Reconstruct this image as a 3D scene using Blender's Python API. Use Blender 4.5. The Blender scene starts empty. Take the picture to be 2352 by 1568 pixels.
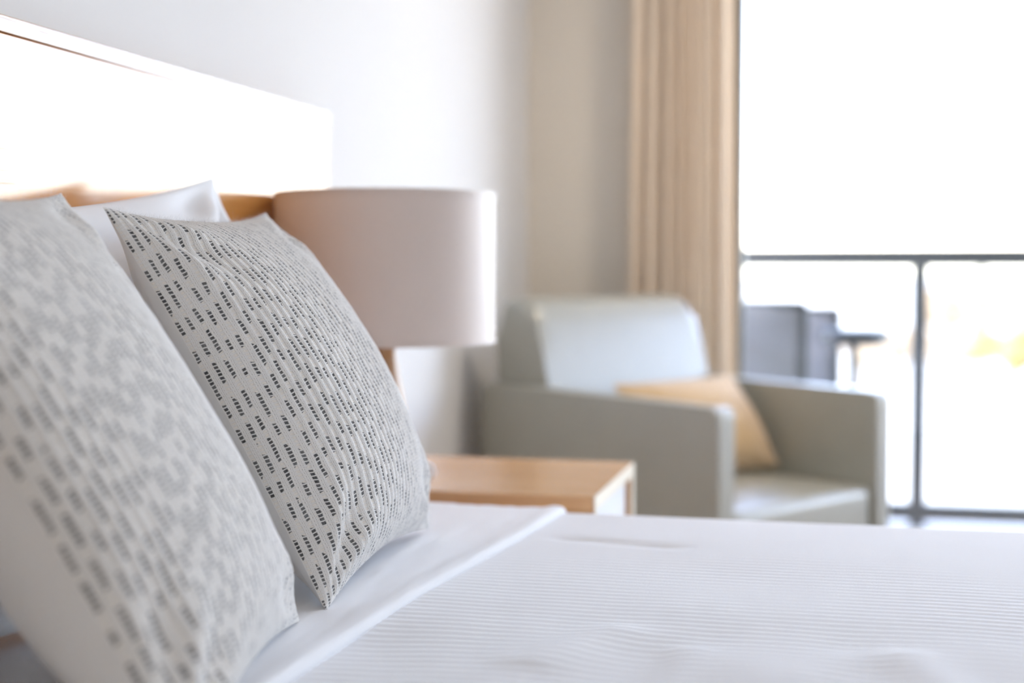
import bpy, bmesh, math, random
import numpy as np
from mathutils import Vector, Matrix

# ------------------------------------------------------------------ camera, sky, sun, exposure
scene = bpy.context.scene
COL = scene.collection
IMG_W, IMG_H = 2352, 1568
YAW, PITCH = math.radians(13.3), math.radians(2.87)

cam_data = bpy.data.cameras.new('camera')
cam = bpy.data.objects.new('camera', cam_data)
COL.objects.link(cam)
cam.location = (1.1, 0.0, 0.99)
cam.rotation_euler = (math.radians(90) - PITCH, 0.0, YAW)
cam_data.sensor_width = 36.0
cam_data.lens = 50.0
cam_data.clip_start = 0.02
cam_data.clip_end = 1500
cam_data.dof.use_dof = True
cam_data.dof.focus_distance = 1.68
cam_data.dof.aperture_fstop = 1.9
scene.camera = cam

world = bpy.data.worlds.new('sky')
scene.world = world
world.use_nodes = True
wnt = world.node_tree
wnt.nodes.clear()
w_out = wnt.nodes.new('ShaderNodeOutputWorld')
w_bg = wnt.nodes.new('ShaderNodeBackground')
w_sky = wnt.nodes.new('ShaderNodeTexSky')
w_sky.sky_type = 'NISHITA'
w_sky.sun_disc = False
w_sky.sun_elevation = math.radians(42)
w_sky.sun_rotation = math.radians(200)
w_sky.air_density = 1.0
w_sky.dust_density = 1.2
w_sky.ozone_density = 1.0
w_hs = wnt.nodes.new('ShaderNodeHueSaturation')
w_hs.inputs['Saturation'].default_value = 0.85
wnt.links.new(w_sky.outputs[0], w_hs.inputs['Color'])
w_mul = wnt.nodes.new('ShaderNodeMix'); w_mul.data_type = 'RGBA'; w_mul.blend_type = 'MULTIPLY'
w_mul.inputs[0].default_value = 1.0
w_mul.inputs[7].default_value = (1.06, .965, 1.02, 1)        # camera white balance
wnt.links.new(w_hs.outputs[0], w_mul.inputs[6])
wnt.links.new(w_mul.outputs[2], w_bg.inputs['Color'])
w_bg.inputs['Strength'].default_value = 0.92
wnt.links.new(w_bg.outputs[0], w_out.inputs['Surface'])

sun_data = bpy.data.lights.new('sun', 'SUN')
sun_data.energy = 4.0
sun_data.angle = math.radians(0.6)
sun_data.color = (1.0, 0.96, 0.90)
sun = bpy.data.objects.new('sun', sun_data)
COL.objects.link(sun)
sun.rotation_euler = (math.radians(46), 0, math.radians(-25))   # from behind the building, over the roof

# daylight portal in the window opening (guides sky sampling, gives off no light of its own)
por_data = bpy.data.lights.new('window_portal', 'AREA')
por_data.shape = 'RECTANGLE'
por_data.size, por_data.size_y = 4.30, 2.30
por_data.cycles.is_portal = True
por = bpy.data.objects.new('window_portal', por_data)
COL.objects.link(por)
por.location = (2.90, 5.045, 1.2)
por.rotation_euler = (math.radians(-90), 0, 0)

vs = scene.view_settings
vs.view_transform = 'Standard'
vs.look = 'None'
vs.gamma = 1.0
vs.use_curve_mapping = False
vs.exposure = 1.56
scene.cycles.use_denoising = True
scene.cycles.use_light_tree = False
scene.cycles.max_bounces = 9
scene.cycles.diffuse_bounces = 7
scene.cycles.glossy_bounces = 4
scene.cycles.transmission_bounces = 4
scene.cycles.transparent_max_bounces = 8
scene.cycles.use_adaptive_sampling = True
scene.cycles.adaptive_threshold = .05
scene.cycles.caustics_refractive = False
scene.cycles.sample_clamp_indirect = 12

# ------------------------------------------------------------------ material helpers
class NG:
    """small wrapper that builds node graphs from expressions"""
    def __init__(self, name):
        self.mat = bpy.data.materials.new(name)
        self.mat.use_nodes = True
        self.nt = self.mat.node_tree
        self.b = self.nt.nodes['Principled BSDF']
        self.out = self.nt.nodes['Material Output']
    def n(self, t): return self.nt.nodes.new(t)
    def put(self, sock, v):
        if isinstance(v, bpy.types.NodeSocket): self.nt.links.new(v, sock)
        elif isinstance(v, (tuple, list)) and len(v) == 3 and sock.type == 'RGBA': sock.default_value = (*v, 1)
        else: sock.default_value = v
    def m(self, op, a, b=None, c=None, clamp=False):
        nd = self.n('ShaderNodeMath'); nd.operation = op; nd.use_clamp = clamp
        self.put(nd.inputs[0], a)
        if b is not None: self.put(nd.inputs[1], b)
        if c is not None: self.put(nd.inputs[2], c)
        return nd.outputs[0]
    def ss(self, x, e0, e1):
        nd = self.n('ShaderNodeMapRange'); nd.interpolation_type = 'SMOOTHSTEP'
        self.put(nd.inputs['Value'], x); self.put(nd.inputs['From Min'], e0); self.put(nd.inputs['From Max'], e1)
        return nd.outputs[0]
    def mix(self, f, a, b):
        nd = self.n('ShaderNodeMix'); nd.data_type = 'RGBA'
        self.put(nd.inputs[0], f); self.put(nd.inputs[6], a); self.put(nd.inputs[7], b)
        return nd.outputs[2]
    def coord(self, kind='Object'):
        return self.n('ShaderNodeTexCoord').outputs[kind]
    def mapping(self, vec, scale=(1, 1, 1), loc=(0, 0, 0)):
        nd = self.n('ShaderNodeMapping'); self.put(nd.inputs['Vector'], vec)
        nd.inputs['Scale'].default_value = scale; nd.inputs['Location'].default_value = loc
        return nd.outputs[0]
    def noise(self, vec, scale, detail=3, rough=.5, dist=0.0):
        nd = self.n('ShaderNodeTexNoise'); self.put(nd.inputs['Vector'], vec)
        nd.inputs['Scale'].default_value = scale; nd.inputs['Detail'].default_value = detail
        nd.inputs['Roughness'].default_value = rough; nd.inputs['Distortion'].default_value = dist
        return nd.outputs['Fac']
    def bump(self, h, strength=.3, dist=.001):
        nd = self.n('ShaderNodeBump'); nd.inputs['Strength'].default_value = strength
        nd.inputs['Distance'].default_value = dist; self.put(nd.inputs['Height'], h)
        self.nt.links.new(nd.outputs[0], self.b.inputs['Normal'])
    def base(self, v): self.put(self.b.inputs['Base Color'], v)
    def set(self, **k):
        for a, v in k.items(): self.put(self.b.inputs[a.replace('_', ' ')], v)

RIB_P = .0130

def simple(name, col, rough=.5, var=.06, scale=12, bump=.1, bdist=.001, bscale=None, metallic=0, spec=.5):
    g = NG(name)
    v = g.coord('Object')
    f = g.noise(v, scale, 1.5)
    d = tuple(max(0, c * (1 - var)) for c in col)
    l = tuple(min(1, c * (1 + var)) for c in col)
    g.base(g.mix(f, d, l))
    g.set(Roughness=rough, Metallic=metallic, Specular_IOR_Level=spec)
    if bump: g.bump(g.noise(v, bscale or scale * 6, 1.5), bump, bdist)
    return g.mat

def fabric(name, col, rough=.9, thread=.0012, strength=.25, var=.05, sheen=.2, trans=0.0):
    """plain woven cloth; fine thread relief over UVs given in metres"""
    g = NG(name)
    uv = g.coord('UV')
    sx = g.n('ShaderNodeSeparateXYZ'); g.put(sx.inputs[0], uv)
    k = 2 * math.pi / thread
    a = g.m('SINE', g.m('MULTIPLY', sx.outputs[0], k)); b = g.m('SINE', g.m('MULTIPLY', sx.outputs[1], k))
    h = g.m('MULTIPLY', a, b)
    nz = g.noise(g.coord('Object'), 300, 1, .6)
    g.bump(g.m('ADD', h, g.m('MULTIPLY', nz, 1.5)), strength, .0004)
    f = g.noise(g.coord('Object'), 9, 1)
    g.base(g.mix(f, tuple(c * (1 - var) for c in col), tuple(min(1, c * (1 + var)) for c in col)))
    g.set(Roughness=rough, Specular_IOR_Level=.25 if rough > .5 else .6, Sheen_Weight=sheen, Sheen_Roughness=.5)
    if trans:
        tr = g.n('ShaderNodeBsdfTranslucent'); tr.inputs['Color'].default_value = (*col, 1)
        mx = g.n('ShaderNodeMixShader'); mx.inputs[0].default_value = trans
        g.nt.links.new(g.b.outputs[0], mx.inputs[1]); g.nt.links.new(tr.outputs[0], mx.inputs[2])
        g.nt.links.new(mx.outputs[0], g.out.inputs['Surface'])
    return g.mat

def wood(name, dark, light, rough=.28, along='y', coat=.0, grain=60, spec=.5):
    g = NG(name)
    sc = {'x': (.35, 9, 9), 'y': (9, .35, 9), 'z': (9, 9, .35)}[along]
    v = g.mapping(g.coord('Object'), sc)
    big = g.noise(v, .8, 3, .5, .6)
    fine = g.noise(v, 9, 6, .65, .3)
    pores = g.noise(g.mapping(g.coord('Object'), tuple(s * (.22 if s < 1 else 1) for s in sc)), grain, 3, .7)
    f = g.m('ADD', g.m('MULTIPLY', big, .55), g.m('MULTIPLY', fine, .45))
    f = g.ss(f, .32, .68)
    c = g.mix(f, dark, light)
    p = g.ss(pores, .60, .74)
    c = g.mix(g.m('MULTIPLY', p, .35), c, tuple(x * .45 for x in dark))
    g.base(c)
    g.bump(g.m('SUBTRACT', g.m('MULTIPLY', fine, .15), p), .18, .0004)
    g.set(Roughness=g.m('ADD', rough, g.m('MULTIPLY', p, .25)), Specular_IOR_Level=spec, Coat_Weight=coat, Coat_Roughness=.12)
    return g.mat

def weave(name, seed):
    """open hand weave: cream ribs of fine warp, thin cross threads, thick inlaid yarn dyed in dark dashes. UV in metres"""
    g = NG(name)
    uv = g.coord('UV')
    wob = g.n('ShaderNodeTexNoise'); g.put(wob.inputs['Vector'], uv)
    wob.inputs['Scale'].default_value = 75; wob.inputs['Detail'].default_value = 1.5
    sub = g.n('ShaderNodeVectorMath'); sub.operation = 'SUBTRACT'
    g.put(sub.inputs[0], wob.outputs['Color']); sub.inputs[1].default_value = (.5, .5, .5)
    scl = g.n('ShaderNodeVectorMath'); scl.operation = 'SCALE'
    g.put(scl.inputs[0], sub.outputs[0]); scl.inputs['Scale'].default_value = .0025
    add = g.n('ShaderNodeVectorMath'); add.operation = 'ADD'
    g.put(add.inputs[0], uv); g.put(add.inputs[1], scl.outputs[0])
    s = g.n('ShaderNodeSeparateXYZ'); g.put(s.inputs[0], add.outputs[0])
    u, v = s.outputs[0], s.outputs[1]
    P, Q = RIB_P, .0047
    cu = g.m('DIVIDE', u, P); ci = g.m('FLOOR', cu); fu = g.m('FRACT', cu)
    wn = g.n('ShaderNodeTexWhiteNoise'); wn.noise_dimensions = '1D'; g.put(wn.inputs['W'], g.m('ADD', ci, seed))
    # cross threads shift a little from column to column
    rv = g.m('ADD', g.m('DIVIDE', v, Q), g.m('MULTIPLY', g.m('SINE', g.m('MULTIPLY', u, 330.0)), .12)); fv = g.m('FRACT', rv)
    # dye dashes: regular beat along every yarn, own phase for each column
    cb = g.n('ShaderNodeCombineXYZ')
    g.put(cb.inputs[0], g.m('MULTIPLY', g.m('ADD', ci, seed), 13.37)); g.put(cb.inputs[1], g.m('MULTIPLY', v, 30.0))
    jit = g.noise(cb.outputs[0], 1.0, 2, .5)
    ph = g.m('ADD', g.m('DIVIDE', v, .036), g.m('ADD', g.m('MULTIPLY', wn.outputs[0], 9.0), g.m('MULTIPLY', jit, 1.5)))
    beat = g.m('SINE', g.m('MULTIPLY', ph, 2 * math.pi))
    beat = g.m('ADD', beat, g.m('MULTIPLY', g.m('SUBTRACT', jit, .5), 1.2))
    dmask = g.ss(beat, -.50, .02)
    half = g.m('MULTIPLY', dmask, .19)
    off = g.m('SUBTRACT', fu, .27)
    dist = g.m('ABSOLUTE', off)
    inyarn = g.m('SUBTRACT', 1.0, g.ss(dist, .165, .21))
    skew = g.m('ADD', off, g.m('MULTIPLY', g.m('SUBTRACT', 1.0, dmask), .16))
    isdark = g.m('SUBTRACT', 1.0, g.ss(g.m('SUBTRACT', g.m('ABSOLUTE', skew), half), -.035, .03))
    isdark = g.m('MULTIPLY', isdark, g.ss(dmask, .08, .22))
    ct = g.m('ABSOLUTE', g.m('SUBTRACT', fv, .5))
    cross = g.m('SUBTRACT', 1.0, g.ss(ct, .10, .19))
    # fine band: warp threads three to a column, pin holes where warp gap meets weft gap
    fine = g.m('SUBTRACT', 1.0, inyarn)
    fz = g.m('FRACT', g.m('MULTIPLY', g.m('SUBTRACT', fu, .45), 6.4))
    wgap = g.ss(g.m('ABSOLUTE', g.m('SUBTRACT', fz, .5)), .28, .46)
    fz2 = g.m('FRACT', g.m('ADD', g.m('MULTIPLY', rv, 2.0), g.m('MULTIPLY', g.m('FLOOR', g.m('MULTIPLY', g.m('SUBTRACT', fu, .49), 6.4)), .5)))
    vgap = g.ss(g.m('ABSOLUTE', g.m('SUBTRACT', fz2, .5)), .16, .40)
    hole = g.m('MULTIPLY', g.m('MULTIPLY', wgap, g.m('ADD', .25, g.m('MULTIPLY', vgap, .75))), fine)
    fib = g.noise(uv, 2400, 2, .75)
    fibs = g.ss(fib, .28, .72)
    fib2 = g.ss(g.noise(g.mapping(uv, (1, .3, 1)), 1100, 2, .75), .28, .72)
    big = g.noise(uv, 14, 3, .6)
    cream = g.mix(fibs, (.80, .765, .72), (.97, .95, .915))
    yarnlight = g.mix(fib2, (.76, .71, .64), (.94, .90, .84))
    tone = g.ss(jit, .3, .7)
    yarndark = g.mix(g.m('MULTIPLY', fib2, g.m('ADD', .25, g.m('MULTIPLY', tone, .75))), (.020, .020, .022), (.26, .255, .25))
    yarn = g.mix(isdark, yarnlight, yarndark)
    c = g.mix(inyarn, cream, yarn)
    c = g.mix(g.m('MULTIPLY', hole, .62), c, (.11, .105, .10))
    edge = g.m('MULTIPLY', inyarn, g.m('MULTIPLY', g.ss(ct, .13, .17), g.m('SUBTRACT', 1.0, g.ss(ct, .18, .28))))
    c = g.mix(g.m('MULTIPLY', edge, .16), c, (.17, .16, .15))
    side_ = g.m('MULTIPLY', g.ss(dist, .14, .175), g.m('SUBTRACT', 1.0, g.ss(dist, .18, .225)))
    c = g.mix(g.m('MULTIPLY', side_, .15), c, (.20, .19, .18))
    c = g.mix(cross, c, g.mix(fibs, (.72, .70, .67), (.95, .935, .91)))
    specks = g.m('MULTIPLY', g.ss(g.noise(uv, 900, 2, .7), .60, .72), g.m('MULTIPLY', g.ss(big, .45, .65), .18))
    c = g.mix(specks, c, (.30, .30, .31))
    g.base(c)
    h = g.m('ADD', g.m('MULTIPLY', inyarn, .30), g.m('MULTIPLY', cross, .55))
    h = g.m('ADD', h, g.m('MULTIPLY', fine, g.m('SUBTRACT', .85, g.m('MULTIPLY', wgap, g.m('ADD', .4, g.m('MULTIPLY', vgap, .6))))))
    h = g.m('SUBTRACT', h, g.m('MULTIPLY', isdark, .25))
    h = g.m('ADD', h, g.m('MULTIPLY', fib, .55))
    g.bump(h, .7, .0010)
    g.set(Roughness=.95, Specular_IOR_Level=.12, Sheen_Weight=.5, Sheen_Roughness=.6)
    return g.mat

def glass_mat(name, tint=(.97, .985, .98)):
    g = NG(name)
    lw = g.n('ShaderNodeLayerWeight'); lw.inputs['Blend'].default_value = .5
    fr = g.m('ADD', .035, g.m('MULTIPLY', g.m('POWER', lw.outputs['Facing'], 5.0), .965))
    tr = g.n('ShaderNodeBsdfTransparent'); tr.inputs['Color'].default_value = (*tint, 1)
    gl = g.n('ShaderNodeBsdfGlossy'); gl.inputs['Roughness'].default_value = .01
    mx = g.n('ShaderNodeMixShader')
    g.put(mx.inputs[0], fr)
    g.nt.links.new(tr.outputs[0], mx.inputs[1]); g.nt.links.new(gl.outputs[0], mx.inputs[2])
    g.nt.links.new(mx.outputs[0], g.out.inputs['Surface'])
    return g.mat

M = {}
M['wall'] = simple('painted_wall', (.725, .72, .715), .95, .012, 3, .08, .0006, 220, spec=0)
M['wall'].node_tree.nodes['Principled BSDF'].inputs['IOR'].default_value = 1.06      # dead-flat emulsion
M['wall_window'] = simple('painted_window_wall', (.76, .70, .61), .8, .012, 3, .08, .0006, 220)
M['ceiling'] = simple('ceiling_paint', (.88, .88, .87), .9, .01, 3, .05)
M['floor'] = simple('carpet', (.50, .43, .35), 1, .25, 30, .5, .004, 420)
M['trim'] = simple('trim_paint', (.82, .81, .79), .4, .01)
M['headboard'] = wood('headboard_veneer', (.58, .25, .065), (.78, .41, .14), .17, 'y', .0, 55, .5)
M['oak'] = wood('nightstand_oak', (.54, .27, .105), (.72, .42, .19), .20, 'x', .0, 60, .5)
M['oak_z'] = wood('lamp_oak', (.42, .24, .12), (.58, .37, .20), .35, 'z', .0, 60, .5)
M['lipping'] = wood('solid_lipping', (.40, .20, .09), (.55, .32, .16), .22, 'y', .0, 60, .6)
M['weave_a'] = weave('cushion_weave', 3.0)
M['weave_b'] = weave('cushion_weave_second', 71.0)
M['cotton'] = fabric('white_cotton', (.80, .80, .815), .9, .0011, .12, .012, .1)
M['backing'] = fabric('cushion_backing', (.78, .765, .74), .9, .0010, .15, .02, .1)
M['sheet'] = fabric('white_sheet', (.81, .815, .835), .9, .0009, .18, .010, .1)
M['coverlet'] = fabric('white_coverlet', (.80, .805, .825), .9, .0016, .30, .012, .1)
M['shade'] = fabric('lamp_shade_linen', (.80, .70, .635), .42, .0012, .2, .02, .1, .18)
M['shade_in'] = simple('shade_lining', (.85, .83, .80), .8, .01)
M['chair'] = simple('chair_leather', (.35, .342, .29), .28, .05, 14, .08, .0006, 300, spec=1.0)
M['tan'] = fabric('tan_velvet', (.57, .385, .19), .8, .002, .4, .05, .5)
M['curtain'] = fabric('curtain_linen', (.92, .81, .675), .9, .0016, .25, .02, .15, .2)
M['dark_metal'] = simple('dark_aluminium', (.055, .06, .065), .45, .05, 20, .05, metallic=.3)
M['frame'] = simple('window_aluminium', (.16, .165, .155), .45, .05, 20, .05, metallic=.3)
M['steel'] = simple('brushed_steel', (.55, .54, .52), .3, .05, 40, .1, metallic=1)
M['ceramic'] = simple('white_glaze', (.85, .85, .85), .12, .01, 4, 0)
M['black'] = simple('dark_leg', (.03, .028, .026), .5, .1)
M['sling'] = fabric('grey_sling', (.28, .28, .31), .7, .003, .3, .04, .0, .03)
M['concrete'] = simple('balcony_concrete', (.55, .54, .52), .85, .08, 6, .3, .002, 90)
M['grass'] = simple('dry_ground', (.34, .325, .29), 1, .2, .15, 0)
M['water'] = simple('pale_water', (.55, .62, .66), .25, .05, .3, 0)
M['autumn'] = simple('yellow_leaves', (.33, .245, .085), .8, .25, 3, 0)
M['ochre'] = simple('ochre_leaves', (.34, .275, .195), .8, .25, 3, 0)
M['green'] = simple('grey_green_leaves', (.11, .115, .09), .8, .25, 3, 0)
M['bark'] = simple('bark', (.20, .15, .11), .9, .2, 8, .3)
M['glass'] = glass_mat('clear_glass')
M['slab'] = simple('bed_base_cloth', (.30, .27, .24), .9, .05, 40, .2)

# ------------------------------------------------------------------ object helpers
def new_obj(name, me, parent=None, loc=None):
    o = bpy.data.objects.new(name, me)
    COL.objects.link(o)
    if parent is not None: o.parent = parent
    if loc is not None: o.location = loc
    return o

def tag(o, label=None, category=None, group=None, kind=None):
    if label: o['label'] = label
    if category: o['category'] = category
    if group: o['group'] = group
    if kind: o['kind'] = kind
    return o

def empty(name, loc, rz=0.0):
    o = new_obj(name, None, None, loc)
    o.empty_display_size = .05
    o.rotation_euler = (0, 0, rz)
    return o

def rbox(bm, lo, hi, r=.004, seg=2):
    """box between two corners with rounded edges"""
    lo, hi = Vector(lo), Vector(hi)
    t = bmesh.new()
    bmesh.ops.create_cube(t, size=1.0)
    for v in t.verts:
        v.co = Vector(((lo[i] + hi[i]) / 2 + v.co[i] * (hi[i] - lo[i])) for i in range(3))
    if r > 0:
        bmesh.ops.bevel(t, geom=list(t.edges), offset=min(r, .49 * min(hi - lo)), segments=seg, profile=.5, affect='EDGES')
    vs_ = {v: bm.verts.new(v.co) for v in t.verts}
    for f in t.faces: bm.faces.new([vs_[v] for v in f.verts])
    t.free()

def tube(bm, a, b, ra, rb=None, n=16, caps=True):
    a, b = Vector(a), Vector(b); rb = ra if rb is None else rb
    d = (b - a).normalized(); x = d.orthogonal().normalized(); y = d.cross(x)
    r0, r1 = [], []
    for i in range(n):
        w = 2 * math.pi * i / n; o = x * math.cos(w) + y * math.sin(w)
        r0.append(bm.verts.new(a + o * ra)); r1.append(bm.verts.new(b + o * rb))
    for i in range(n): bm.faces.new((r0[i], r0[(i + 1) % n], r1[(i + 1) % n], r1[i]))
    if caps: bm.faces.new(r0[::-1]); bm.faces.new(r1)

def path_tube(bm, pts, r, n=10):
    rings = []
    pts = [Vector(p) for p in pts]
    for i, p in enumerate(pts):
        d = (pts[min(i + 1, len(pts) - 1)] - pts[max(i - 1, 0)]).normalized()
        x = d.cross(Vector((0, 1, 0))); x = x.normalized() if x.length > 1e-3 else d.orthogonal().normalized()
        y = d.cross(x)
        rings.append([bm.verts.new(p + (x * math.cos(2 * math.pi * k / n) + y * math.sin(2 * math.pi * k / n)) * r) for k in range(n)])
    for a, b in zip(rings, rings[1:]):
        for k in range(n): bm.faces.new((a[k], a[(k + 1) % n], b[(k + 1) % n], b[k]))
    bm.faces.new(rings[0][::-1]); bm.faces.new(rings[-1])

def lathe(bm, prof, n=64, centre=(0, 0)):
    rings = []
    for r, z in prof:
        rings.append([bm.verts.new((centre[0] + r * math.cos(2 * math.pi * k / n), centre[1] + r * math.sin(2 * math.pi * k / n), z)) for k in range(n)])
    for a, b in zip(rings, rings[1:]):
        for k in range(n): bm.faces.new((a[k], a[(k + 1) % n], b[(k + 1) % n], b[k]))
    return rings

def finish(bm, name, mat, parent=None, smooth=True, angle=35, weighted=True):
    bmesh.ops.recalc_face_normals(bm, faces=bm.faces)
    me = bpy.data.meshes.new(name)
    bm.to_mesh(me); bm.free()
    me.materials.append(mat)
    if smooth:
        me.polygons.foreach_set('use_smooth', [True] * len(me.polygons))
        me.set_sharp_from_angle(angle=math.radians(angle))
    # metre-scale box UVs for the woven materials
    uvl = me.uv_layers.new(name='uv')
    for p in me.polygons:
        ax = max(range(3), key=lambda i: abs(p.normal[i]))
        i, j = [(1, 2), (0, 2), (0, 1)][ax]
        for li in p.loop_indices:
            c = me.vertices[me.loops[li].vertex_index].co
            uvl.data[li].uv = (c[i], c[j])
    o = new_obj(name, me, parent)
    if smooth and weighted:
        w = o.modifiers.new('even_normals', 'WEIGHTED_NORMAL'); w.weight = 100; w.keep_sharp = True
    return o

def part_box(name, lo, hi, mat, parent, r=.004, seg=2):
    bm = bmesh.new(); rbox(bm, lo, hi, r, seg)
    return finish(bm, name, mat, parent)

def grid_mesh(name, P, UV, mat, parent=None, flip=False):
    """P: (n, m, 3) array of points, UV: (n, m, 2)"""
    n, m = P.shape[:2]
    me = bpy.data.meshes.new(name)
    nv, nf = n * m, (n - 1) * (m - 1)
    idx = np.arange(nv).reshape(n, m)
    q = np.stack([idx[:-1, :-1], idx[1:, :-1], idx[1:, 1:], idx[:-1, 1:]], -1).reshape(-1, 4)
    if flip: q = q[:, ::-1]
    me.vertices.add(nv); me.vertices.foreach_set('co', P.reshape(-1).astype(np.float32))
    me.loops.add(nf * 4); me.loops.foreach_set('vertex_index', q.reshape(-1).astype(np.int32))
    me.polygons.add(nf)
    me.polygons.foreach_set('loop_start', np.arange(0, nf * 4, 4, dtype=np.int32))
    me.polygons.foreach_set('use_smooth', np.ones(nf, dtype=bool))
    me.update(calc_edges=True)
    uvl = me.uv_layers.new(name='uv')
    uvl.data.foreach_set('uv', UV.reshape(-1, 2)[q.reshape(-1)].reshape(-1).astype(np.float32))
    me.materials.append(mat)
    return new_obj(name, me, parent)

rng = np.random.default_rng(7)
def vnoise(x, y, freq, seed=0, octaves=3):
    """smooth value noise on arrays"""
    out = np.zeros(np.broadcast(x, y).shape); amp = 1.0; tot = 0
    for o in range(octaves):
        r = np.random.default_rng(seed * 17 + o)
        T = r.random((64, 64))
        X, Y = x * freq + 100, y * freq + 100
        xi, yi = np.floor(X).astype(int), np.floor(Y).astype(int)
        fx, fy = X - xi, Y - yi
        fx, fy = fx * fx * (3 - 2 * fx), fy * fy * (3 - 2 * fy)
        g = lambda a, b: T[a % 64, b % 64]
        out += amp * ((g(xi, yi) * (1 - fx) + g(xi + 1, yi) * fx) * (1 - fy) + (g(xi, yi + 1) * (1 - fx) + g(xi + 1, yi + 1) * fx) * fy - .5)
        tot += amp; amp *= .5; freq *= 2.1
    return out / tot * 2

def struct(o): return tag(o, kind='structure')

# ------------------------------------------------------------------ the room
RX, RY0, RY1, RH = 5.2, -2.2, 4.9, 2.55
WX0, WX1, WZ1 = .712, 5.1, 2.40          # window opening
o = part_box('floor', (-.12, RY0 - .12, -.1), (RX + .12, RY1 + .14, 0), M['floor'], None, 0); struct(o)
o = part_box('ceiling', (-.12, RY0 - .12, RH), (RX + .12, RY1 + .14, RH + .25), M['ceiling'], None, 0); struct(o)
o = part_box('wall_left', (-.12, RY0 - .12, 0), (0, RY1, RH), M['wall'], None, 0); struct(o)
o = part_box('wall_right', (RX, RY0 - .12, 0), (RX + .12, RY1, RH), M['wall'], None, 0); struct(o)
o = part_box('wall_back', (0, RY0 - .12, 0), (RX, RY0, RH), M['wall'], None, 0); struct(o)
bm = bmesh.new()
rbox(bm, (-.12, RY1, 0), (WX0, RY1 + .14, RH), 0)
rbox(bm, (WX1, RY1, 0), (RX + .12, RY1 + .14, RH), 0)
rbox(bm, (WX0, RY1, WZ1), (WX1, RY1 + .14, RH), 0)
o = finish(bm, 'wall_window', M['wall_window'], None, False); struct(o)
o = part_box('baseboard_left', (0, 2.95, 0), (.014, RY1, .09), M['trim'], None, .003); struct(o)
o = part_box('baseboard_window', (.014, RY1 - .014, 0), (WX0, RY1, .09), M['trim'], None, .003); struct(o)

# two unseen ceiling lamps, added as warm fill for wall corner and room
fill_dim = NG('fill_lamp_glow_dimmed')
fill_dim.set(Emission_Color=(1.0, .86, .68, 1), Emission_Strength=fill_dim.m('ADD', 8.5, fill_dim.m('MULTIPLY', fill_dim.noise(fill_dim.coord('Object'), 3), .2)))
fill_dim.base((.9, .88, .85))
fill_glow = NG('fill_lamp_glow')
fill_glow.set(Emission_Color=(1.0, .87, .70, 1), Emission_Strength=fill_glow.m('ADD', 19.0, fill_glow.m('MULTIPLY', fill_glow.noise(fill_glow.coord('Object'), 3), .2)))
fill_glow.base((.9, .88, .85))
for (x, y, lab) in ((1.55, 3.85, 'added round fill lamp on the ceiling over the armchair side of the room'), (2.3, -.7, 'added round fill lamp on the ceiling behind the camera')):
    cl = empty('fill_lamp', (x, y, RH - .075)); tag(cl, lab, 'lamp', 'added fill lamps')
    bm = bmesh.new(); lathe(bm, [(0, .074), (.21, .074), (.215, .066), (.215, .022), (.205, .022), (.205, .06), (0, .06)], 48); bmesh.ops.remove_doubles(bm, verts=bm.verts, dist=1e-5)
    finish(bm, 'housing', M['trim'], cl)
    bm = bmesh.new(); lathe(bm, [(0, 0), (.10, .004), (.17, .012), (.204, .03), (.204, .05), (0, .05)], 48); bmesh.ops.remove_doubles(bm, verts=bm.verts, dist=1e-5)
    finish(bm, 'diffuser', fill_glow.mat if y > 0 else fill_dim.mat, cl)

# sliding glazed door: frame, two panes, a meeting stile far to the right
win = empty('window_1', (WX0, RY1 + .07, 0)); struct(win)
def wbox(name, lo, hi, mat, r=.003):
    o = part_box(name, Vector(lo) - Vector(win.location), Vector(hi) - Vector(win.location), mat, win, r); return o
yw = RY1 + .07
wbox('window_jamb', (WX0, yw - .04, 0), (WX0 + .036, yw + .06, WZ1), M['frame'])
wbox('window_jamb', (WX1 - .05, yw - .04, 0), (WX1, yw + .06, WZ1), M['frame'])
wbox('window_head', (WX0 + .036, yw - .04, WZ1 - .05), (WX1 - .05, yw + .06, WZ1), M['frame'])
wbox('window_sill', (WX0 + .036, yw - .04, 0), (WX1 - .05, yw + .06, .035), M['frame'])
wbox('window_stile', (2.62, yw - .03, .035), (2.68, yw + .05, WZ1 - .05), M['frame'])
wbox('window_pane', (WX0 + .036, yw + .008, .035), (2.62, yw + .014, WZ1 - .05), M['glass'], 0)
wbox('window_pane', (2.68, yw + .008, .035), (WX1 - .05, yw + .014, WZ1 - .05), M['glass'], 0)

# ------------------------------------------------------------------ headboard on the wall
HB = empty('headboard', (0, 1.45, 0))
tag(HB, 'wide polished brown wood headboard fixed to the white wall behind the pillows', 'headboard')
part_box('panel', (.002, -1.30, .12), (.060, 1.302, 1.2886), M['headboard'], HB, .002)
part_box('top_lipping', (.002, -1.32, 1.2895), (.060, 1.32, 1.312), M['lipping'], HB, .002, 2)
part_box('end_lipping', (.002, 1.3035, .12), (.060, 1.32, 1.2885), M['lipping'], HB, .003, 2)

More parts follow.
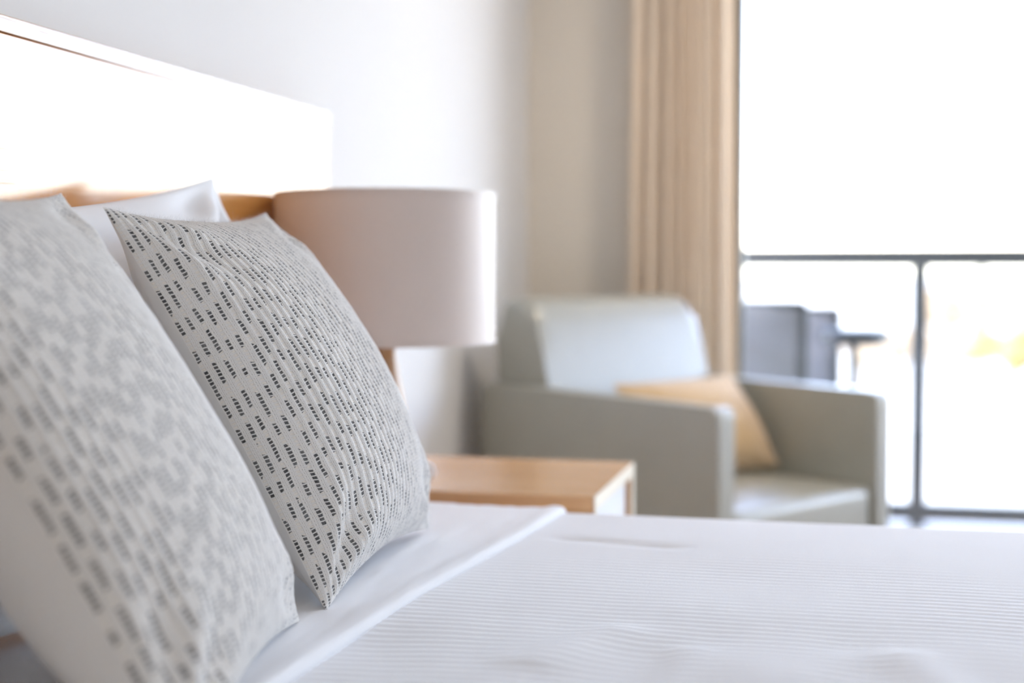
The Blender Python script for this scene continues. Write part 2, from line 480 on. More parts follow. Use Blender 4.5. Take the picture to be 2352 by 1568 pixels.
# ------------------------------------------------------------------ bed
BY0, BY1, BX1 = .62, 2.262, 2.08
ZB = .600                                    # top of the made bed
BED = empty('bed', (.07, 1.44, 0))
tag(BED, 'low double bed with upholstered base under the white bedding', 'bed')
def bbox_(name, lo, hi, mat, r): return part_box(name, Vector(lo) - BED.location, Vector(hi) - BED.location, mat, BED, r, 4)
bbox_('bed_base', (.075, BY0 + .05, .09), (BX1 - .04, BY1 - .05, .33), M['slab'], .015)
bbox_('mattress', (.075, BY0 + .03, .332), (BX1 - .03, BY1 - .03, ZB - .012), M['cotton'], .045)
for x in (.2, BX1 - .2):
    for y in (BY0 + .15, BY1 - .15):
        bm = bmesh.new(); tube(bm, Vector((x, y, 0)) - BED.location, Vector((x, y, .09)) - BED.location, .025, .032)
        finish(bm, 'leg', M['black'], BED)

FX0, FSL = .584, .0747                       # fold line of the turned-down sheet
def fold_x(y): return FX0 + (y - 1.243) * FSL + .004 * np.sin(y * 7.0)

def cover_profile(arc, y0, y1, ztop, zlow, r):
    """arc-length position across the bed -> (y, z, ny, nz)"""
    top = (y1 - y0) - 2 * r; q = math.pi * r / 2; side = ztop - r - zlow
    a = arc
    y = np.empty_like(a); z = np.empty_like(a); ny = np.empty_like(a); nz = np.empty_like(a)
    s1, s2, s3, s4 = side, side + q, side + q + top, side + 2 * q + top
    m = a <= s1
    y[m], z[m], ny[m], nz[m] = y0, zlow + a[m], -1, 0
    m = (a > s1) & (a <= s2); w = (a[m] - s1) / r
    y[m], z[m], ny[m], nz[m] = y0 + r - r * np.cos(w), ztop - r + r * np.sin(w), -np.cos(w), np.sin(w)
    m = (a > s2) & (a <= s3)
    y[m], z[m], ny[m], nz[m] = y0 + r + a[m] - s2, ztop, 0, 1
    m = (a > s3) & (a <= s4); w = (a[m] - s3) / r
    y[m], z[m], ny[m], nz[m] = y1 - r + r * np.sin(w), ztop - r + r * np.cos(w), np.sin(w), np.cos(w)
    m = a > s4
    y[m], z[m], ny[m], nz[m] = y1, ztop - r - (a[m] - s4), 1, 0
    return y, z, ny, nz, s4 + side

def ridge(x, y, p, q, w, h):
    """soft raised crease along a segment"""
    p, q = np.array(p), np.array(q); d = q - p; L2 = d @ d
    t = np.clip(((x - p[0]) * d[0] + (y - p[1]) * d[1]) / L2, 0, 1)
    dd = (x - p[0] - t * d[0]) ** 2 + (y - p[1] - t * d[1]) ** 2
    return h * np.exp(-dd / (2 * w * w))

def softness(x, y):
    h = .0028 * vnoise(x, y, 3.2, 3, 3)
    near = 1 / (1 + np.exp((y - 1.50) / .05))
    h = h + near * (.0050 * vnoise(x * 1.8, y * .8, 5.5, 5, 2))
    h += ridge(x, y, (.93, 1.22), (.945, 1.44), .012, .0035) + ridge(x, y, (.80, 1.36), (.86, 1.50), .02, .005)
    h += ridge(x, y, (1.22, 1.28), (1.16, 1.46), .022, .006) + ridge(x, y, (1.02, 1.30), (1.10, 1.44), .025, .003)
    h += ridge(x, y, (.70, 2.02), (.86, 2.00), .012, -.004)
    return h

def build_coverlet():
    r, zlow = .035, .16
    total = cover_profile(np.array([0.0]), BY0, BY1, ZB, zlow, r)[4]
    na, nb = 1150, 130
    a = np.linspace(0, total, na)
    y, z, ny, nz, _ = cover_profile(a, BY0, BY1, ZB, zlow, r)
    # along the bed: flat from the head, then over the foot
    xs = np.linspace(.34, BX1, nb - 24)
    w = np.linspace(0, 1, 25)[1:]
    drop = np.concatenate([np.zeros(nb - 24), w * (ZB - zlow)])
    X = np.concatenate([xs, np.full(24, BX1) + .02 * np.sin(w * math.pi / 2)])
    Y, Xg = np.meshgrid(y, X, indexing='ij'); Z = np.broadcast_to(z[:, None], Y.shape).copy()
    Z = np.maximum(Z - drop[None], zlow)
    A = np.broadcast_to(a[:, None], Y.shape)
    wav = A + .007 * vnoise(Xg, A, 2.2, 9, 2) + .0016 * vnoise(Xg, A * 2, 12, 31, 2)
    rib = np.sin(2 * math.pi * wav / .0185); rib = .00030 * np.sign(rib) * np.abs(rib) ** .8 * np.clip(.75 + .9 * vnoise(Xg, A, 4.0, 23, 2), .15, 1.3)
    flat = np.broadcast_to(nz[:, None], Y.shape)
    d = rib + softness(Xg, Y) * np.clip(flat, 0, 1)
    d = d + np.clip(1 - flat, 0, 1) * .006 * np.sin(Xg * 17 + 2 * np.sin(Xg * 5)) * np.clip((ZB - Z) / .3, 0, 1)
    P = np.stack([Xg, Y + np.broadcast_to(ny[:, None], Y.shape) * d, Z + flat * d], -1)
    UV = np.stack([Xg, A], -1)
    o = grid_mesh('coverlet', P, UV, M['coverlet'], None, True)
    tag(o, 'white ribbed coverlet spread over the bed', 'coverlet')
    return o
build_coverlet()

def build_sheet():
    r, zlow, t = .037, .20, .010
    y0, y1, zt = BY0 - .004, BY1 + .004, ZB + .0075
    total = cover_profile(np.array([0.0]), y0, y1, zt, zlow, r)[4]
    a = np.linspace(0, total, 420)
    y, z, ny, nz, _ = cover_profile(a, y0, y1, zt, zlow, r)
    n1, n2 = 90, 22
    # cross-section from under the pillows to the fold, then round the fold
    s = np.concatenate([np.linspace(0, 1, n1), np.ones(n2)])
    ang = np.concatenate([np.zeros(n1), np.linspace(0, math.pi, n2 + 1)[1:]])
    Y, S = np.meshgrid(y, s, indexing='ij'); Z = np.broadcast_to(z[:, None], Y.shape)
    NY = np.broadcast_to(ny[:, None], Y.shape); NZ = np.broadcast_to(nz[:, None], Y.shape)
    AN = np.broadcast_to(ang[None], Y.shape); A = np.broadcast_to(a[:, None], Y.shape)
    fx = fold_x(A - (a[np.argmin(np.abs(y - 1.243))] - 1.243))
    fx = np.clip(fx, .50, .70)
    rr = .0075 + .0015 * vnoise(A, A * 0, 9, 4, 2)
    x0 = .10
    X = x0 + (fx - rr - x0) * S + rr * np.sin(AN)
    puff = .0042 * np.exp(-((X - fx + .012) / .016) ** 2) * (AN < 2.0)
    off = -rr * (1 - np.cos(AN)) + puff
    head = np.clip((.52 - X) / .45, 0, 1) ** 1.5 * .026 * np.clip((Y - 1.9) / .25, 0, 1)
    off = off + softness(X * .8, Y) * .6 * NZ + head * NZ + .0012 * vnoise(X * 6, Y, 12, 8, 2) * NZ
    P = np.stack([X, Y + NY * off, Z + NZ * off], -1)
    UV = np.stack([X + AN * .008, A], -1)
    o = grid_mesh('turned_down_sheet', P, UV, M['sheet'], None, True)
    tag(o, 'smooth white sheet folded back over the coverlet below the cushions', 'sheet')
build_sheet()

# ------------------------------------------------------------------ cushions and pillows
def cushion_surface(A, B, TN, TF, H, N, side, pinch=.022, power=.62, seed=1, wr=.004, ear=.0, sag=.0):
    """A near-bottom, B far-bottom, TN near-top, TF far-top corners; side +1 front, -1 back"""
    A, B, TN, TF = map(lambda p: np.array(p, float), (A, B, TN, TF))
    # denser near the rim
    k = np.linspace(0, 1, N)
    s, t = np.meshgrid(k, k, indexing='ij')
    a, b = 2 * s - 1, 2 * t - 1
    # outline pinched between the corners
    sp = .5 + .5 * a * (1 - pinch * 2 * (1 - b ** 2) ** 1.0 * np.abs(a) ** 3)
    tp = .5 + .5 * b * (1 - pinch * 2 * (1 - a ** 2) ** 1.0 * np.abs(b) ** 3)
    P = (A * ((1 - sp) * (1 - tp))[..., None] + B * (sp * (1 - tp))[..., None] + TN * ((1 - sp) * tp)[..., None] + TF * (sp * tp)[..., None])
    n = np.cross(B - A, TN - A); n /= np.linalg.norm(n)
    if n[0] < 0: n = -n
    prof = np.clip((1 - np.abs(a) ** 2.3) * (1 - np.abs(b + sag * (1 - b * b)) ** 2.3), 0, 1) ** power
    w = vnoise(s, t, 4, seed, 3) * .6
    # gathers that run out of the corners
    g = np.zeros_like(s)
    for ca, cb in ((-1, -1), (1, -1), (-1, 1), (1, 1)):
        da, db = (a - ca), (b - cb)
        rad = np.sqrt(da ** 2 + db ** 2); th = np.arctan2(np.abs(db), np.abs(da))
        g += np.sin(th * 9 + seed * 1.7 + ca) * np.exp(-((rad - .38) / .2) ** 2)
    h = H * prof * (1 + .10 * w) + wr * g * np.clip(prof * 2.5, 0, 1)
    P = P + n * (side * h)[..., None]
    return P, s, t, n

def make_cushion(name, corners, Hf, Hb, front_mat, back_mat, label, category, group=None, N=400, rib=True, seed=1, pinch=.022, power=.62, wr=.004, fibres=0, sag=.12):
    base = tuple(np.mean(np.array(corners[:2]), 0))
    root = empty(name, base)
    tag(root, label, category, group)
    base = np.array(base)
    P, s, t, n = cushion_surface(*corners, Hf, N, 1, pinch, power, seed, wr, sag=sag)
    Wd = np.linalg.norm(np.array(corners[1]) - np.array(corners[0])); Hd = np.linalg.norm(np.array(corners[2]) - np.array(corners[0]))
    # arc-length UVs so that the weave keeps its size over the bulge
    du = np.linalg.norm(np.diff(P, axis=0), axis=-1); dv = np.linalg.norm(np.diff(P, axis=1), axis=-1)
    U = np.concatenate([np.zeros((1, N)), np.cumsum(du, 0)], 0); V = np.concatenate([np.zeros((N, 1)), np.cumsum(dv, 1)], 1)
    mid = N // 2
    Um, Vm = U[:, mid] / U[-1, mid], V[mid, :] / V[mid, -1]
    LU, LV = U[-1, mid] * .97, V[mid, -1] * .97
    UV = np.stack([.65 * U / np.maximum(U[-1:], 1e-6) * LU + .35 * np.broadcast_to(Um[:, None], U.shape) * LU,
                   .65 * V / np.maximum(V[:, -1:], 1e-6) * LV + .35 * np.broadcast_to(Vm[None], V.shape) * LV], -1)
    if rib:
        fu = (UV[..., 0] / RIB_P) % 1.0
        amp = np.clip(np.minimum(np.minimum(s, 1 - s), np.minimum(t, 1 - t)) * 40, 0, 1)
        rb = np.cos(2 * math.pi * (fu - .77)); rb = np.sign(rb) * np.abs(rb) ** .7
        P = P + n * (amp * (.0009 * rb + .0003 * vnoise(UV[..., 0], UV[..., 1], 160, seed, 2)))[..., None]
    grid_mesh('front_cover', P - base, UV, front_mat, root)
    Nb = 110
    Pb, s2, t2, _ = cushion_surface(*corners, Hb, Nb, -1, pinch, power, seed + 5, wr, sag=sag)
    UVb = np.stack([s2 * Wd, t2 * Hd], -1)
    grid_mesh('back_cover', Pb - base, UVb, back_mat, root, True)
    if fibres:
        lint(P - base, n, fibres, root, seed)
    return root

def lint(P, n, count, root, seed):
    """loose fibres standing off the yarn"""
    r = np.random.default_rng(seed + 40)
    N = P.shape[0]
    verts, faces = [], []
    T1 = np.gradient(P, axis=0); T2 = np.gradient(P, axis=1)
    for k in range(count):
        i, j = int(r.integers(3, N - 3)), int(r.integers(3, N - 3))
        if k % 5 == 0: j = N - 1 - int(r.integers(0, 8))
        p = P[i, j]; nn = np.cross(T1[i, j], T2[i, j]); nn /= np.linalg.norm(nn) + 1e-9
        L = r.uniform(.0015, .006) * (2.0 if k % 23 == 0 else 1)
        d = nn * r.uniform(.2, .9) + r.normal(0, .6, 3); d /= np.linalg.norm(d)
        c = r.normal(0, .5, 3); wd = .000055
        side = np.cross(d, r.normal(0, 1, 3)); side /= np.linalg.norm(side) + 1e-9
        side2 = np.cross(d, side)
        q = []
        for m in range(4):
            f = m / 3
            x = p + d * L * f + c * L * f * f * .6
            ww = wd * (1 - .6 * f)
            q.append((x + side * ww, x - .5 * side * ww + .87 * side2 * ww, x - .5 * side * ww - .87 * side2 * ww))
        b0 = len(verts)
        for tri in q: verts.extend(tri)
        for m in range(3):
            for e in range(3):
                a0, a1 = b0 + m * 3 + e, b0 + m * 3 + (e + 1) % 3
                faces.append((a0, a1, a1 + 3, a0 + 3))
    me = bpy.data.meshes.new('lint')
    me.from_pydata([tuple(v) for v in verts], [], faces)
    me.materials.append(M['cotton'])
    o = new_obj('lint', me, root)
    o['kind'] = 'stuff'
    return o

GRP = 'woven throw cushions leaning on the bed'
make_cushion('throw_cushion', [(.532, 1.493, .606), (.508, 1.985, .612), (.296, 1.432, 1.060), (.288, 1.905, 1.072)],
             .102, .078, M['weave_a'], M['backing'],
             'grey and cream woven throw cushion in sharp focus beside the lamp', 'cushion', GRP, 560, True, 3, .042, .60, .008, 9000)
make_cushion('throw_cushion', [(.622, .965, .606), (.522, 1.440, .608), (.352, .915, 1.066), (.280, 1.375, 1.072)],
             .072, .125, M['weave_b'], M['backing'],
             'nearest grey and cream woven throw cushion, blurred at the left of the picture', 'cushion', GRP, 420, True, 8, .036, .60, .007, 2500)
GP = 'white sleeping pillows against the headboard'
make_cushion('pillow', [(.300, 1.36, .622), (.310, 2.04, .622), (.155, 1.34, 1.050), (.165, 1.995, 1.130)],
             .070, .055, M['cotton'], M['cotton'],
             'white pillow propped on the headboard behind the sharp cushion', 'pillow', GP, 150, False, 12, .03, .6, .015)

make_cushion('pillow', [(.285, .70, .620), (.285, 1.325, .620), (.140, .70, 1.06), (.140, 1.315, 1.05)],
             .060, .050, M['cotton'], M['cotton'],
             'white pillow propped on the headboard behind the nearest cushion', 'pillow', GP, 150, False, 15, .03, .6, .012)

# ------------------------------------------------------------------ nightstand
NX0, NX1, NY0, NY1, NZ = .064, .682, 2.372, 2.826, .605
NS = empty('nightstand', ((NX0 + NX1) / 2, (NY0 + NY1) / 2, 0))
tag(NS, 'oak nightstand with pale drawer fronts between bed and armchair', 'nightstand')
def nbox(name, lo, hi, mat, par=None, r=.0025):
    return part_box(name, Vector(lo) - NS.location, Vector(hi) - NS.location, mat, par or NS, r)
th = .026
nbox('top', (NX0, NY0, NZ - th), (NX1, NY1, NZ), M['oak'])
nbox('side_panel', (NX0, NY0, .10), (NX1, NY0 + th, NZ - th - .0005), M['oak'])
nbox('side_panel', (NX0, NY1 - th, .10), (NX1, NY1, NZ - th - .0005), M['oak'])
nbox('bottom', (NX0, NY0 + th + .0005, .10), (NX1, NY1 - th - .0005, .10 + th), M['oak'])
nbox('back_panel', (NX0, NY0 + th + .0005, .10 + th + .0005), (NX0 + .012, NY1 - th - .0005, NZ - th - .0005), M['oak'])
M['oak_lit'] = wood('lit_oak_edge', (.72, .63, .48), (.86, .78, .64), .35, 'y', .0, 60, .4)  # window light on the oak front edges, painted in as paler strips
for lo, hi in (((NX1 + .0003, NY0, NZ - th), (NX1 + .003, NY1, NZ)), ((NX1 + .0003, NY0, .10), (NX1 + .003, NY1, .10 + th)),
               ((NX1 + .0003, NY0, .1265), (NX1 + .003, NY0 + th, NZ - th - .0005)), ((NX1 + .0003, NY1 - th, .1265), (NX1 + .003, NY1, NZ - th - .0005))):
    nbox('lit_edge_strip', lo, hi, M['oak_lit'], None, .0006)
zm = (.10 + th + NZ - th) / 2
for z0, z1 in ((zm + .004, NZ - th - .004), (.10 + th + .004, zm - .004)):
    d = nbox('drawer', (NX0 + .05, NY0 + th + .004, z0), (NX1 - .010, NY1 - th - .004, z1), simple('drawer_paint', (.74, .75, .77), .35, .01), None, .002)
    d.name = 'drawer'
    nbox('handle', (NX1 - .0095, (NY0 + NY1) / 2 - .06, (z0 + z1) / 2 - .006), (NX1 + .012, (NY0 + NY1) / 2 + .06, (z0 + z1) / 2 + .006), M['steel'], d, .004)
for x in (NX0 + .05, NX1 - .05):
    for y in (NY0 + .05, NY1 - .05):
        bm = bmesh.new(); tube(bm, Vector((x, y, 0)) - NS.location, Vector((x, y, .10)) - NS.location, .014, .02)
        finish(bm, 'leg', M['oak_z'], NS)

# ------------------------------------------------------------------ lamp
LX, LY = .2695, 2.50
LP = empty('table_lamp', (LX, LY, NZ))
tag(LP, 'table lamp with beige drum shade on tapered wooden base', 'lamp')
def lz(z): return z - NZ
bm = bmesh.new()
lathe(bm, [(0, 0), (.056, 0), (.058, .004), (.0575, .012), (.052, .05), (.018, .232), (.0175, .246), (.012, .252), (0, .252)], 48)
bmesh.ops.remove_doubles(bm, verts=bm.verts, dist=1e-5)
finish(bm, 'base', M['oak_z'], LP)
SR, SZ0, SZ1 = .2015, lz(.857), lz(1.130)
bm = bmesh.new()
tube(bm, (0, 0, .252), (0, 0, .40), .006, .006)
for k in range(3):
    w = 2 * math.pi * k / 3 + .4
    tube(bm, (0, 0, .268), ((SR - .002) * math.cos(w), (SR - .002) * math.sin(w), SZ0 + .02), .002, .002, 8)
finish(bm, 'stem', M['steel'], LP)
bm = bmesh.new()
rings = lathe(bm, [(SR, SZ0), (SR, SZ1), (SR - .0025, SZ1), (SR - .0025, SZ0)], 96)
for k in range(96):
    bm.faces.new((rings[3][k], rings[3][(k + 1) % 96], rings[0][(k + 1) % 96], rings[0][k]))
shade = finish(bm, 'shade', M['shade'], LP)
for z in (SZ0, SZ1):
    bm = bmesh.new()
    s_ = 1 if z == SZ0 else -1
    lathe(bm, [(SR - .0026, z + s_ * .010), (SR + .0008, z + s_ * .010), (SR + .0012, z), (SR - .003, z), (SR - .0032, z + s_ * .010), (SR - .0026, z + s_ * .010)], 96)
    finish(bm, 'rim_tape', M['shade'], shade)
bm = bmesh.new()
bmesh.ops.create_uvsphere(bm, u_segments=20, v_segments=12, radius=.030)
for v in bm.verts: v.co.z = v.co.z * 1.25 + .43
finish(bm, 'bulb', M['ceramic'], LP)

# ------------------------------------------------------------------ cup on the nightstand
CUP = empty('cup', (.327, 2.420, NZ))
tag(CUP, 'white ceramic cup with loop handle half hidden behind the sharp cushion', 'cup')
bm = bmesh.new()
lathe(bm, [(0, .0015), (.020, .0015), (.021, 0), (.025, 0), (.028, .006), (.034, .026), (.036, .050), (.0345, .050), (.0325, .026), (.026, .009), (0, .007)], 40)
bmesh.ops.remove_doubles(bm, verts=bm.verts, dist=1e-5)
finish(bm, 'body', M['ceramic'], CUP)
bm = bmesh.new()
hd = Vector((.97, .23, 0)).normalized()
pts = [hd * .0335 + Vector((0, 0, .036)), hd * .044 + Vector((0, 0, .0375)), hd * .052 + Vector((0, 0, .032)), hd * .054 + Vector((0, 0, .023)), hd * .049 + Vector((0, 0, .014)), hd * .041 + Vector((0, 0, .0095)), hd * .0295 + Vector((0, 0, .010))]
path_tube(bm, pts, .0055, 12)
finish(bm, 'handle', M['ceramic'], CUP)

# ------------------------------------------------------------------ armchair
CW, CD = .80, .87
CANG = math.radians(-33)
cf = Vector((math.cos(CANG), math.sin(CANG), 0)); cr = Vector((-math.sin(CANG), math.cos(CANG), 0))
LF = Vector((.789, 3.544, 0))                    # foot of the near arm's front corner
CH = empty('armchair', LF - cf * CD / 2 + cr * CW / 2, CANG)
tag(CH, 'grey-green upholstered armchair by the curtain with tan cushion', 'armchair')
X0, X1, Y0, Y1 = -CD / 2, CD / 2, -CW / 2, CW / 2
AT = .072
def arm(y0, y1):
    bm = bmesh.new()
    prof = [(X0, .07), (X1, .07)]
    R = .026
    for k in range(5):
        w = k / 4 * math.pi / 2
        prof.append((X1 - R + R * math.cos(w), .645 - R + R * math.sin(w)))
    for k in range(6):
        w = math.pi / 2 + k / 5 * math.pi / 2
        prof.append((X0 + .03 + .03 * math.cos(w), .665 - .03 + .03 * math.sin(w)))
    a = [bm.verts.new((x, y0, z)) for x, z in prof]; b = [bm.verts.new((x, y1, z)) for x, z in prof]
    n = len(prof)
    for k in range(n): bm.faces.new((a[k], a[(k + 1) % n], b[(k + 1) % n], b[k]))
    fa, fb = bm.faces.new(a[::-1]), bm.faces.new(b)
    rim = list(set(list(fa.edges) + list(fb.edges)))
    bmesh.ops.bevel(bm, geom=rim, offset=.008, segments=2, profile=.5, affect='EDGES')
    return finish(bm, 'arm', M['chair'], CH, True, 50)
arm(Y0, Y0 + AT); arm(Y1 - AT, Y1)
# backrest: extruded side profile with a rounded head
bm = bmesh.new()
prof = [(X0 + .02, .12), (X0 + .02, .78), (X0 + .022, .86), (X0 + .032, .892), (X0 + .058, .910), (X0 + .095, .914), (X0 + .135, .905), (X0 + .165, .880),
        (X0 + .185, .84), (X0 + .215, .74), (X0 + .245, .62), (X0 + .270, .50), (X0 + .285, .40), (X0 + .285, .12)]
yb0, yb1 = Y0 + AT - .030, Y1 - AT + .030
a = [bm.verts.new((x, yb0, z)) for x, z in prof]; b = [bm.verts.new((x, yb1, z)) for x, z in prof]
for k in range(len(prof)): bm.faces.new((a[k], a[(k + 1) % len(prof)], b[(k + 1) % len(prof)], b[k]))
fa, fb = bm.faces.new(a[::-1]), bm.faces.new(b)
bmesh.ops.bevel(bm, geom=list(set(list(fa.edges) + list(fb.edges))), offset=.034, segments=4, profile=.5, affect='EDGES')
finish(bm, 'backrest', M['chair'], CH, True, 50)
# seat cushion with a crowned top
def crowned(name, lo, hi, crown, mat, parent, n=40):
    bm = bmesh.new(); rbox(bm, lo, hi, .028, 4)
    bmesh.ops.subdivide_edges(bm, edges=[e for e in bm.edges if e.calc_length() > .2], cuts=14, use_grid_fill=True)
    cx, cy = (lo[0] + hi[0]) / 2, (lo[1] + hi[1]) / 2
    for v in bm.verts:
        if v.co.z > (lo[2] + hi[2]) / 2:
            f = max(0, 1 - ((v.co.x - cx) / (hi[0] - lo[0]) * 2) ** 2) * max(0, 1 - ((v.co.y - cy) / (hi[1] - lo[1]) * 2) ** 2)
            v.co.z += crown * f
    return finish(bm, name, mat, parent, True, 60)
crowned('seat_cushion', (X0 + .290, Y0 + AT + .003, .235), (X1 - .012, Y1 - AT - .003, .375), .028, M['chair'], CH)
part_box('seat_rail', (X0 + .02, Y0 + AT + .001, .09), (X1 - .02, Y1 - AT - .001, .233), M['chair'], CH, .01)
for x in (X0 + .08, X1 - .08):
    for y in (Y0 + .036, Y1 - .036):
        bm = bmesh.new(); tube(bm, (x, y, 0), (x, y, .072), .016, .022)
        finish(bm, 'leg', M['black'], CH)
# tan scatter cushion in the chair
def chair_pt(x, y, z): return tuple(CH.location + cf * x + cr * y + Vector((0, 0, z)))
make_cushion('scatter_cushion', [chair_pt(.11, -.22, .405), chair_pt(.115, .305, .405), chair_pt(-.045, -.26, .672), chair_pt(-.045, .28, .672)],
             .085, .04, M['tan'], M['tan'], 'tan scatter cushion leaning in the armchair', 'cushion', None, 90, False, 21, .02, .6, .004)

# ------------------------------------------------------------------ curtain
def build_curtain():
    root = empty('curtain', (.55, 4.80, .02))
    tag(root, 'beige pleated curtain drawn to the left of the window', 'curtain')
    nx, nz = 300, 60
    s = np.linspace(0, 1, nx); zz = np.linspace(.02, 2.46, nz)
    S, Z = np.meshgrid(s, zz, indexing='ij')
    hz = (Z - .02) / 2.44
    x0 = .352 + .028 * hz; x1 = .742 - .016 * hz
    X = x0 + (x1 - x0) * S + .006 * np.sin(S * 40 + 2.5 * hz)
    ph = S * 2 * math.pi * 7.5 + .8 * np.sin(S * 9 + 1.5 * hz) + .4 * hz
    Y = 4.80 + (.024 + .008 * np.sin(S * 7)) * np.sin(ph) * (1 - .25 * hz) + .010 * np.sin(ph * 2.3 + hz * 2)
    P = np.stack([X, Y, Z], -1) - np.array(root.location)
    o = grid_mesh('panel', P, np.stack([S * 1.6, Z], -1), M['curtain'], root)
    so = o.modifiers.new('thickness', 'SOLIDIFY'); so.thickness = .0016
    bm = bmesh.new()
    rbox(bm, Vector((.30, 4.775, 2.462)) - root.location, Vector((5.15, 4.825, 2.49)) - root.location, .004)
    finish(bm, 'track', M['trim'], root)
build_curtain()

# ------------------------------------------------------------------ balcony
BZ = -.16
o = part_box('balcony_floor', (-.6, RY1 + .145, BZ - .2), (6.2, 6.72, BZ), M['concrete'], None, .01); struct(o)
o = part_box('balcony_ceiling', (-.6, RY1 + .145, 2.74), (6.2, 6.78, 2.92), M['ceiling'], None, .01); struct(o)
o = part_box('wall_facade', (-3.0, RY1 + .001, 2.921), (8.5, RY1 + .14, 8.5), M['concrete'], None, 0); struct(o)
RYL = 6.6
RAIL = empty('balcony_railing', (1.41, RYL, BZ))
tag(RAIL, 'dark metal balcony railing with clear glass infill', 'railing')
def rlbox(name, lo, hi, mat, r=.003): return part_box(name, Vector(lo) - RAIL.location, Vector(hi) - RAIL.location, mat, RAIL, r)
rlbox('top_rail', (-.5, RYL - .03, 1.004), (6.1, RYL + .03, 1.090), M['dark_metal'])
rlbox('bottom_rail', (-.5, RYL - .022, -.134), (6.1, RYL + .022, -.054), M['dark_metal'])
posts = [-.2, 1.41, 3.02, 4.63, 6.05]
for x in posts:
    rlbox('post', (x - .034, RYL - .036, BZ), (x + .034, RYL + .029, 1.0035), M['dark_metal'])
for a, b in zip(posts, posts[1:]):
    rlbox('glass_panel', (a + .0345, RYL - .004, -.0535), (b - .0345, RYL + .004, 1.0035), M['glass'], 0)

def outdoor_chair(loc, rz, htop, label):
    c = empty('outdoor_chair', (loc[0], loc[1], BZ), rz)
    tag(c, label, 'chair', 'balcony chairs')
    w, d, sh = .26, .25, .43
    for sx in (-1, 1):
        for (y, z1, lean) in ((-d, htop, -.05), (d, .62, 0)):
            bm = bmesh.new(); tube(bm, (sx * w, y, 0), (sx * w, y + lean, z1), .014, .014, 12)
            finish(bm, 'leg', M['dark_metal'], c)
        bm = bmesh.new(); rbox(bm, (sx * w - .022, -d - .04, .62), (sx * w + .022, d + .03, .643), .006)
        finish(bm, 'armrest', M['dark_metal'], c)
    n = 12
    P = np.zeros((n, n, 3)); UV = np.zeros((n, n, 2))
    for i in range(n):
        for j in range(n):
            f, g = i / (n - 1), j / (n - 1)
            P[i, j] = (-w + 2 * w * f, -d - .05 * (.44 + (htop - .44) * g) / htop - .02 * math.sin(math.pi * f), .44 + (htop - .44) * g)
            UV[i, j] = (f * .5, g * .5)
    o = grid_mesh('backrest', P, UV, M['sling'], c)
    o.modifiers.new('thickness', 'SOLIDIFY').thickness = .006
    for i in range(n):
        for j in range(n):
            f, g = i / (n - 1), j / (n - 1)
            P[i, j] = (-w + 2 * w * f, -d + 2 * d * g, sh + .01 - .02 * math.sin(math.pi * f))
    o = grid_mesh('seat', P, UV, M['sling'], c)
    o.modifiers.new('thickness', 'SOLIDIFY').thickness = .006
    bm = bmesh.new(); tube(bm, (-w, -d - .05, htop), (w, -d - .05, htop), .014, .014, 12)
    finish(bm, 'head_rail', M['dark_metal'], c)
    return c
outdoor_chair((.685, 5.62), 0, .863 - BZ, 'nearer grey sling chair on the balcony, back to the window')
outdoor_chair((.800, 6.20), 0, .827 - BZ, 'farther grey sling chair on the balcony, between the nearer chair and the railing')
TB = empty('outdoor_table', (1.122, 5.66, BZ))
tag(TB, 'small dark round table on the balcony beside the sling chairs', 'table')
bm = bmesh.new(); lathe(bm, [(0, .862), (.125, .862), (.132, .866), (.132, .918), (.125, .922), (0, .922)], 40); bmesh.ops.remove_doubles(bm, verts=bm.verts, dist=1e-5)
finish(bm, 'tabletop', M['dark_metal'], TB)
bm = bmesh.new(); tube(bm, (0, 0, .02), (0, 0, .8615), .02, .02); finish(bm, 'pedestal', M['dark_metal'], TB)
bm = bmesh.new(); lathe(bm, [(0, 0), (.11, 0), (.11, .01), (.03, .0195), (0, .0195)], 40); bmesh.ops.remove_doubles(bm, verts=bm.verts, dist=1e-5)
finish(bm, 'base', M['dark_metal'], TB)

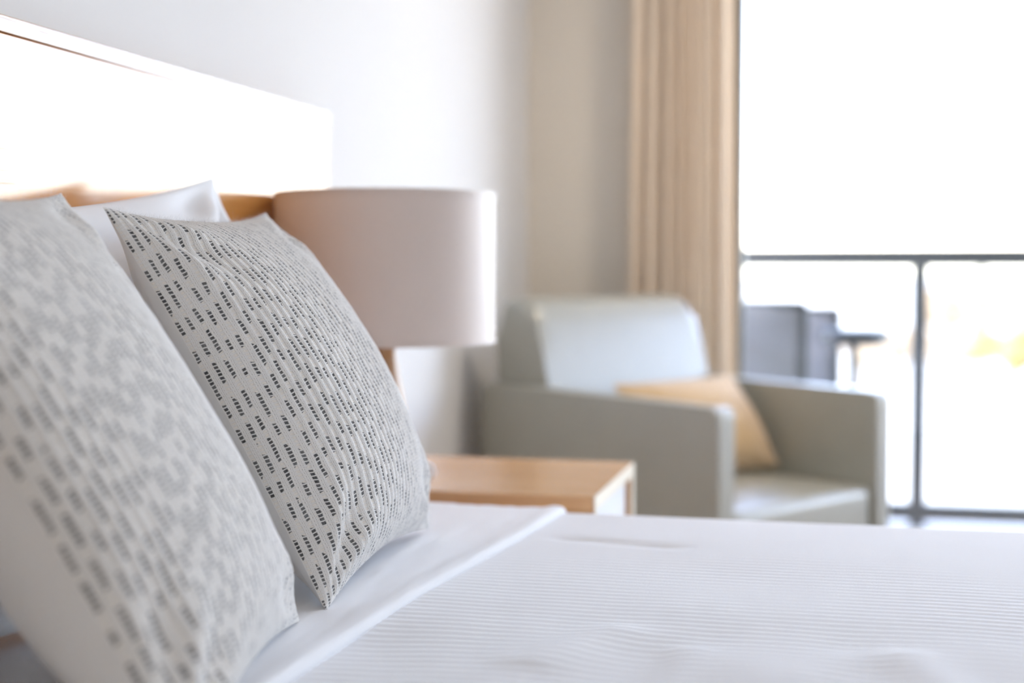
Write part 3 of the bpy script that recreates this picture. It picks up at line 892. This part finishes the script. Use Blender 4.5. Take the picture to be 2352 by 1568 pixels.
# ------------------------------------------------------------------ land beyond the balcony
GZ = -4.0
bm = bmesh.new(); rbox(bm, (-300, 7.5, GZ - .5), (300, 900, GZ), 0)
o = finish(bm, 'ground', M['grass'], None, False); struct(o)
def tree(name, loc, h, wd, mat, label, seed, category='tree', spire=False):
    t = empty(name, (loc[0], loc[1], GZ)); tag(t, label, category, 'trees beyond the balcony')
    r = random.Random(seed)
    bm = bmesh.new(); tube(bm, (0, 0, 0), (.02 * h, 0, h * .45), .035 * h, .018 * h, 10)
    finish(bm, 'trunk', M['bark'], t)
    q = np.random.default_rng(seed + 300)
    nl = 1500
    if spire:
        f = q.random(nl); z = h * (.10 + .90 * f); rad = wd * .5 * (1.02 - f) ** .8
        w = q.random(nl) * 2 * math.pi; rr = rad * np.sqrt(q.random(nl))
        C0 = np.stack([rr * np.cos(w), rr * np.sin(w), z], -1)
    else:
        bl = q.normal(0, 1, (14, 3)); bl /= np.linalg.norm(bl, axis=1)[:, None]
        bl = bl * np.array([.27 * wd, .27 * wd, .22 * h]) * (.5 + .5 * q.random((14, 1))) + np.array([0, 0, h * .62])
        k = q.integers(0, 14, nl); d = q.normal(0, 1, (nl, 3)); d /= np.linalg.norm(d, axis=1)[:, None]
        C0 = bl[k] + d * (wd * .19) * q.random((nl, 1)) ** .4
    a = q.normal(0, 1, (nl, 3)); a /= np.linalg.norm(a, axis=1)[:, None]
    b = np.cross(a, q.normal(0, 1, (nl, 3))); b /= np.linalg.norm(b, axis=1)[:, None]
    sz = wd * (.05 + .04 * q.random((nl, 1)))
    V = np.stack([C0 + a * sz, C0 + b * sz * .6, C0 - a * sz, C0 - b * sz * .6], 1).reshape(-1, 3)
    me = bpy.data.meshes.new('crown')
    me.from_pydata([tuple(x) for x in V], [], [(4 * n_, 4 * n_ + 1, 4 * n_ + 2, 4 * n_ + 3) for n_ in range(nl)])
    me.materials.append(mat)
    new_obj('crown', me, t)
def ground_at(px, py):
    """point of the flat land seen through a pixel of the photograph"""
    c, s = math.cos(YAW), math.sin(YAW)
    u, v = (px - 1176) / 3267, (784 - py) / 3267
    F = Vector((-s * math.cos(PITCH), c * math.cos(PITCH), -math.sin(PITCH))); Rv = Vector((c, s, 0)); U = Rv.cross(F)
    d = F + Rv * u + U * v
    t = (GZ - .99) / d.z
    return cam.location + d * t
K = [('yellow', 2330, 892, 2.7, 3.0), ('yellow', 2255, 868, 2.4, 2.6), ('ochre', 2180, 880, 2.6, 2.5), ('ochre', 2072, 866, 2.4, 2.5),
     ('ochre', 1985, 882, 2.4, 2.4), ('green', 2252, 790, 6.0, 1.7), ('ochre', 2335, 800, 4.2, 5.0), ('ochre', 2165, 796, 3.8, 5.0), ('yellow', 2420, 838, 3.2, 3.6)]
LB = {'yellow': ['bright yellow autumn tree at the right edge of the window view', 'small yellow autumn tree just right of the balcony post', 'tall yellow tree at the far right of the view'],
      'ochre': ['ochre tree directly right of the balcony post', 'ochre tree directly left of the balcony post', 'ochre tree beyond the balcony table', 'distant wide ochre tree at the right', 'distant wide ochre tree near the tall slim tree'],
      'green': ['tall slim dark tree rising over the autumn trees']}
cnt = {'yellow': 0, 'ochre': 0, 'green': 0}
for i, (k, px, py, h, wd) in enumerate(K):
    p = ground_at(px, py)
    sc = {'yellow': 1.0, 'ochre': 1.0, 'green': 1.0}[k]
    tree('slim_tree' if k == 'green' else 'autumn_tree', p, h * sc, wd, {'yellow': M['autumn'], 'ochre': M['ochre'], 'green': M['green']}[k], LB[k][cnt[k]], i, 'tree', k == 'green')
    cnt[k] += 1
